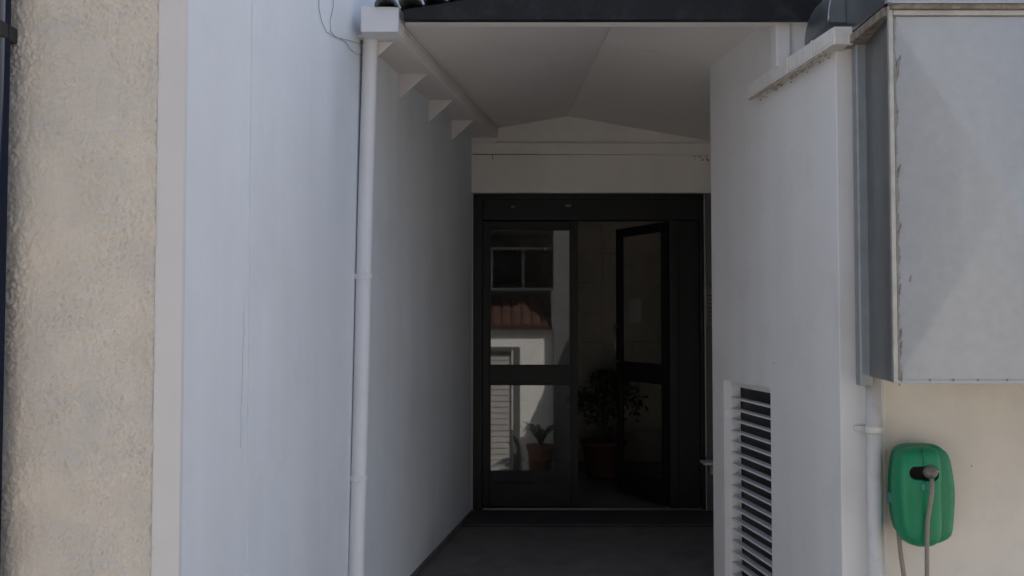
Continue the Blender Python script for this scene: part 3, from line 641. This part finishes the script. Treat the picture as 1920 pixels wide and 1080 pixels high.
# cables
def wallpt(px, py, off=.012):
    Y = (1.302 - off) / (0.15 - (px - 960) / F); return P(px, py, Y)
c1_ = [wallpt(*q) for q in ((598,-30),(598,15),(603,40),(612,60),(630,70),(655,76),(682,84))]
tag(MB().tube(c1_, .0012, 6).build('cable', M['wire']), 'thin grey cable looping down the left wall to the downpipe, the lower loop', 'cable', 'loose cables beside the gutter box')
c2_ = [wallpt(*q) for q in ((625,-30),(625,12),(619,40),(620,58),(628,68),(648,78),(657,92),(668,101),(682,103),(694,88),(688,82))]
tag(MB().tube(c2_, .0012, 6).build('cable', M['wire']), 'thin grey cable with a hanging tail ending behind the downpipe', 'cable', 'loose cables beside the gutter box')

# ---------------------------------------------------------------- sunlit house across the courtyard (seen mirrored in the door glass)
YH = -3.5; VK = 1700/(2*YD + 3.5)
def hx(px): return (px-960)/VK
def hz(py): return E + (600-py)/VK
oh = empty('white_house', (0, YH, GZ), 'sunlit white house reflected in the door glass', 'house')
hD0, hD1 = hx(870), hx(975); dT = hz(650)
m = MB(); m.box(-7, hD0, YH-.3, YH, GZ, hz(618)); m.box(hD1, hx(1037), YH-.3, YH, GZ, hz(618)); m.box(hD0, hD1, YH-.3, YH, dT, hz(618)); m.build('front_wall', M['house'], oh)
m = MB(); m.box(hx(1037), 7, YH-.3, YH+.25, GZ, E+6); m.build('side_wing', M['gwing'], oh)  # wing's shaded look comes from its dark grey colour
m = MB(); m.box(hD1-.13, hD1, YH-.1, YH+.03, GZ, dT); m.box(hD0, hD1-.13, YH-.1, YH+.03, dT-.07, dT); m.box(hD0, hD0+.1, YH-.1, YH+.03, GZ, dT-.07); fr2 = m.build('door_frame', M['sframe'], oh)
m = MB(); m.box(hD0+.1, hD1-.16, YH-.12, YH-.08, GZ, dT-.07); ld = m.build('louvre_door', M['shutter'], oh)
z_ = GZ+.06; s0 = None
while z_ < dT-.14:
    if s0 is None: s0 = MB().hexa([(hD0+.14,YH-.08,z_),(hD1-.2,YH-.08,z_),(hD1-.2,YH-.045,z_-.015),(hD0+.14,YH-.045,z_-.015),(hD0+.14,YH-.08,z_+.105),(hD1-.2,YH-.08,z_+.105),(hD1-.2,YH-.055,z_+.085),(hD0+.14,YH-.055,z_+.085)]).build('slat', M['shutter'], ld); zb0 = z_
    else: dup(s0, (0,0,z_-zb0))
    z_ += .11
# red tiled canopy
m = MB(); m.prism([(-7,YH+.12,hz(618)),(hx(1034),YH+.12,hz(618)),(hx(1034),YH-.9,hz(560)),(-7,YH-.9,hz(560))],(0,0,.05)); m.build('canopy_deck', M['redtile'], oh)
t0 = None
for k in range(24):
    xk = hx(1034) - .1 - k*.19
    vs = []
    for yy, zz_ in ((YH+.13, hz(618)+.05), (YH-.9, hz(560)+.05)):
        vs += [(xk+.09*math.cos(t_), yy, zz_+.06*math.sin(t_)) for t_ in [math.pi*i/6 for i in range(7)]]
    if t0 is None: t0 = MB().add(vs, [(i,i+1,8+i,7+i) for i in range(6)]+[tuple(range(7)),tuple(range(7,14))]).build('roof_tile', M['redtile'], oh)
    else: dup(t0, (-k*.19,0,0))
m = MB(); m.box(hx(1034), hx(1037), YH-.1, YH+.14, hz(618), hz(545)); m.build('white_post', M['house'], oh)
# shaded upper floor
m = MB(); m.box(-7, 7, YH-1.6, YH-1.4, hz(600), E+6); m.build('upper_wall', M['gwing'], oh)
m = MB(); m.box(-7, hx(1036), YH-1.6, YH+.5, hz(430), hz(415)); m.build('shade_eave', M['gwing'], oh)  # overhang added to keep the upper floor in shade
vk2 = 1700/(2*YD+3.5+1.4)
def h2x(px): return (px-960)/vk2
def h2z(py): return E+(600-py)/vk2
wf = MB()
for a, b in ((918,924),(979,983),(1036,1041)): wf.box(h2x(a), h2x(b), YH-1.4, YH-1.33, h2z(540), h2z(468))
wf.box(h2x(918), h2x(1041), YH-1.4, YH-1.34, h2z(468), h2z(464)); wf.box(h2x(918), h2x(1041), YH-1.4, YH-1.34, h2z(545), h2z(540)); 
wfo = wf.build('window', M['house'], oh)
m = MB(); m.box(h2x(924), h2x(979), YH-1.4, YH-1.38, h2z(540), h2z(468)); m.box(h2x(983), h2x(1036), YH-1.4, YH-1.38, h2z(540), h2z(468)); m.build('pane', M['hglass'], wfo)
# terracotta planter with arching leaves
tp = empty('terracotta_planter', (hx(1010), YH+.45, GZ), 'tall terracotta planter with arching leaves by the white house', 'planter')
cx_, cy_ = hx(1012), YH+.45
m = MB(); m.tube([(cx_,cy_,GZ+.001),(cx_,cy_,GZ+.65),(cx_,cy_,GZ+.65),(cx_,cy_,GZ+.72)], [.17,.24,.27,.27], 24); m.build('pot', M['terra'], tp)
m = MB()
for k in range(18):
    a = k*.85; L0 = random.uniform(.4,.75); prev = None
    for i in range(9):
        s = i/8; c_ = Vector((cx_+math.cos(a)*L0*s, cy_+math.sin(a)*L0*s*.6, GZ+.7+L0*1.9*s-L0*1.5*s*s)); wv = Vector((-math.sin(a), math.cos(a), 0))*.03*math.sin(math.pi*(s*.9+.08))
        cur = (c_-wv, c_+wv)
        if prev: m.add([prev[0],prev[1],cur[1],cur[0]],[(0,1,2,3)])
        prev = cur
m.build('frond', M['leaf'], tp)
# unseen side wall, added so its sloping shadow falls on the house
cw = MB().box(2.4, 2.7, YH+.26, .9, GZ, E+2.63).build('shadow_wall', M['gable']); tag(cw, 'unseen tall wall added right of the camera to shade the white house', 'wall')
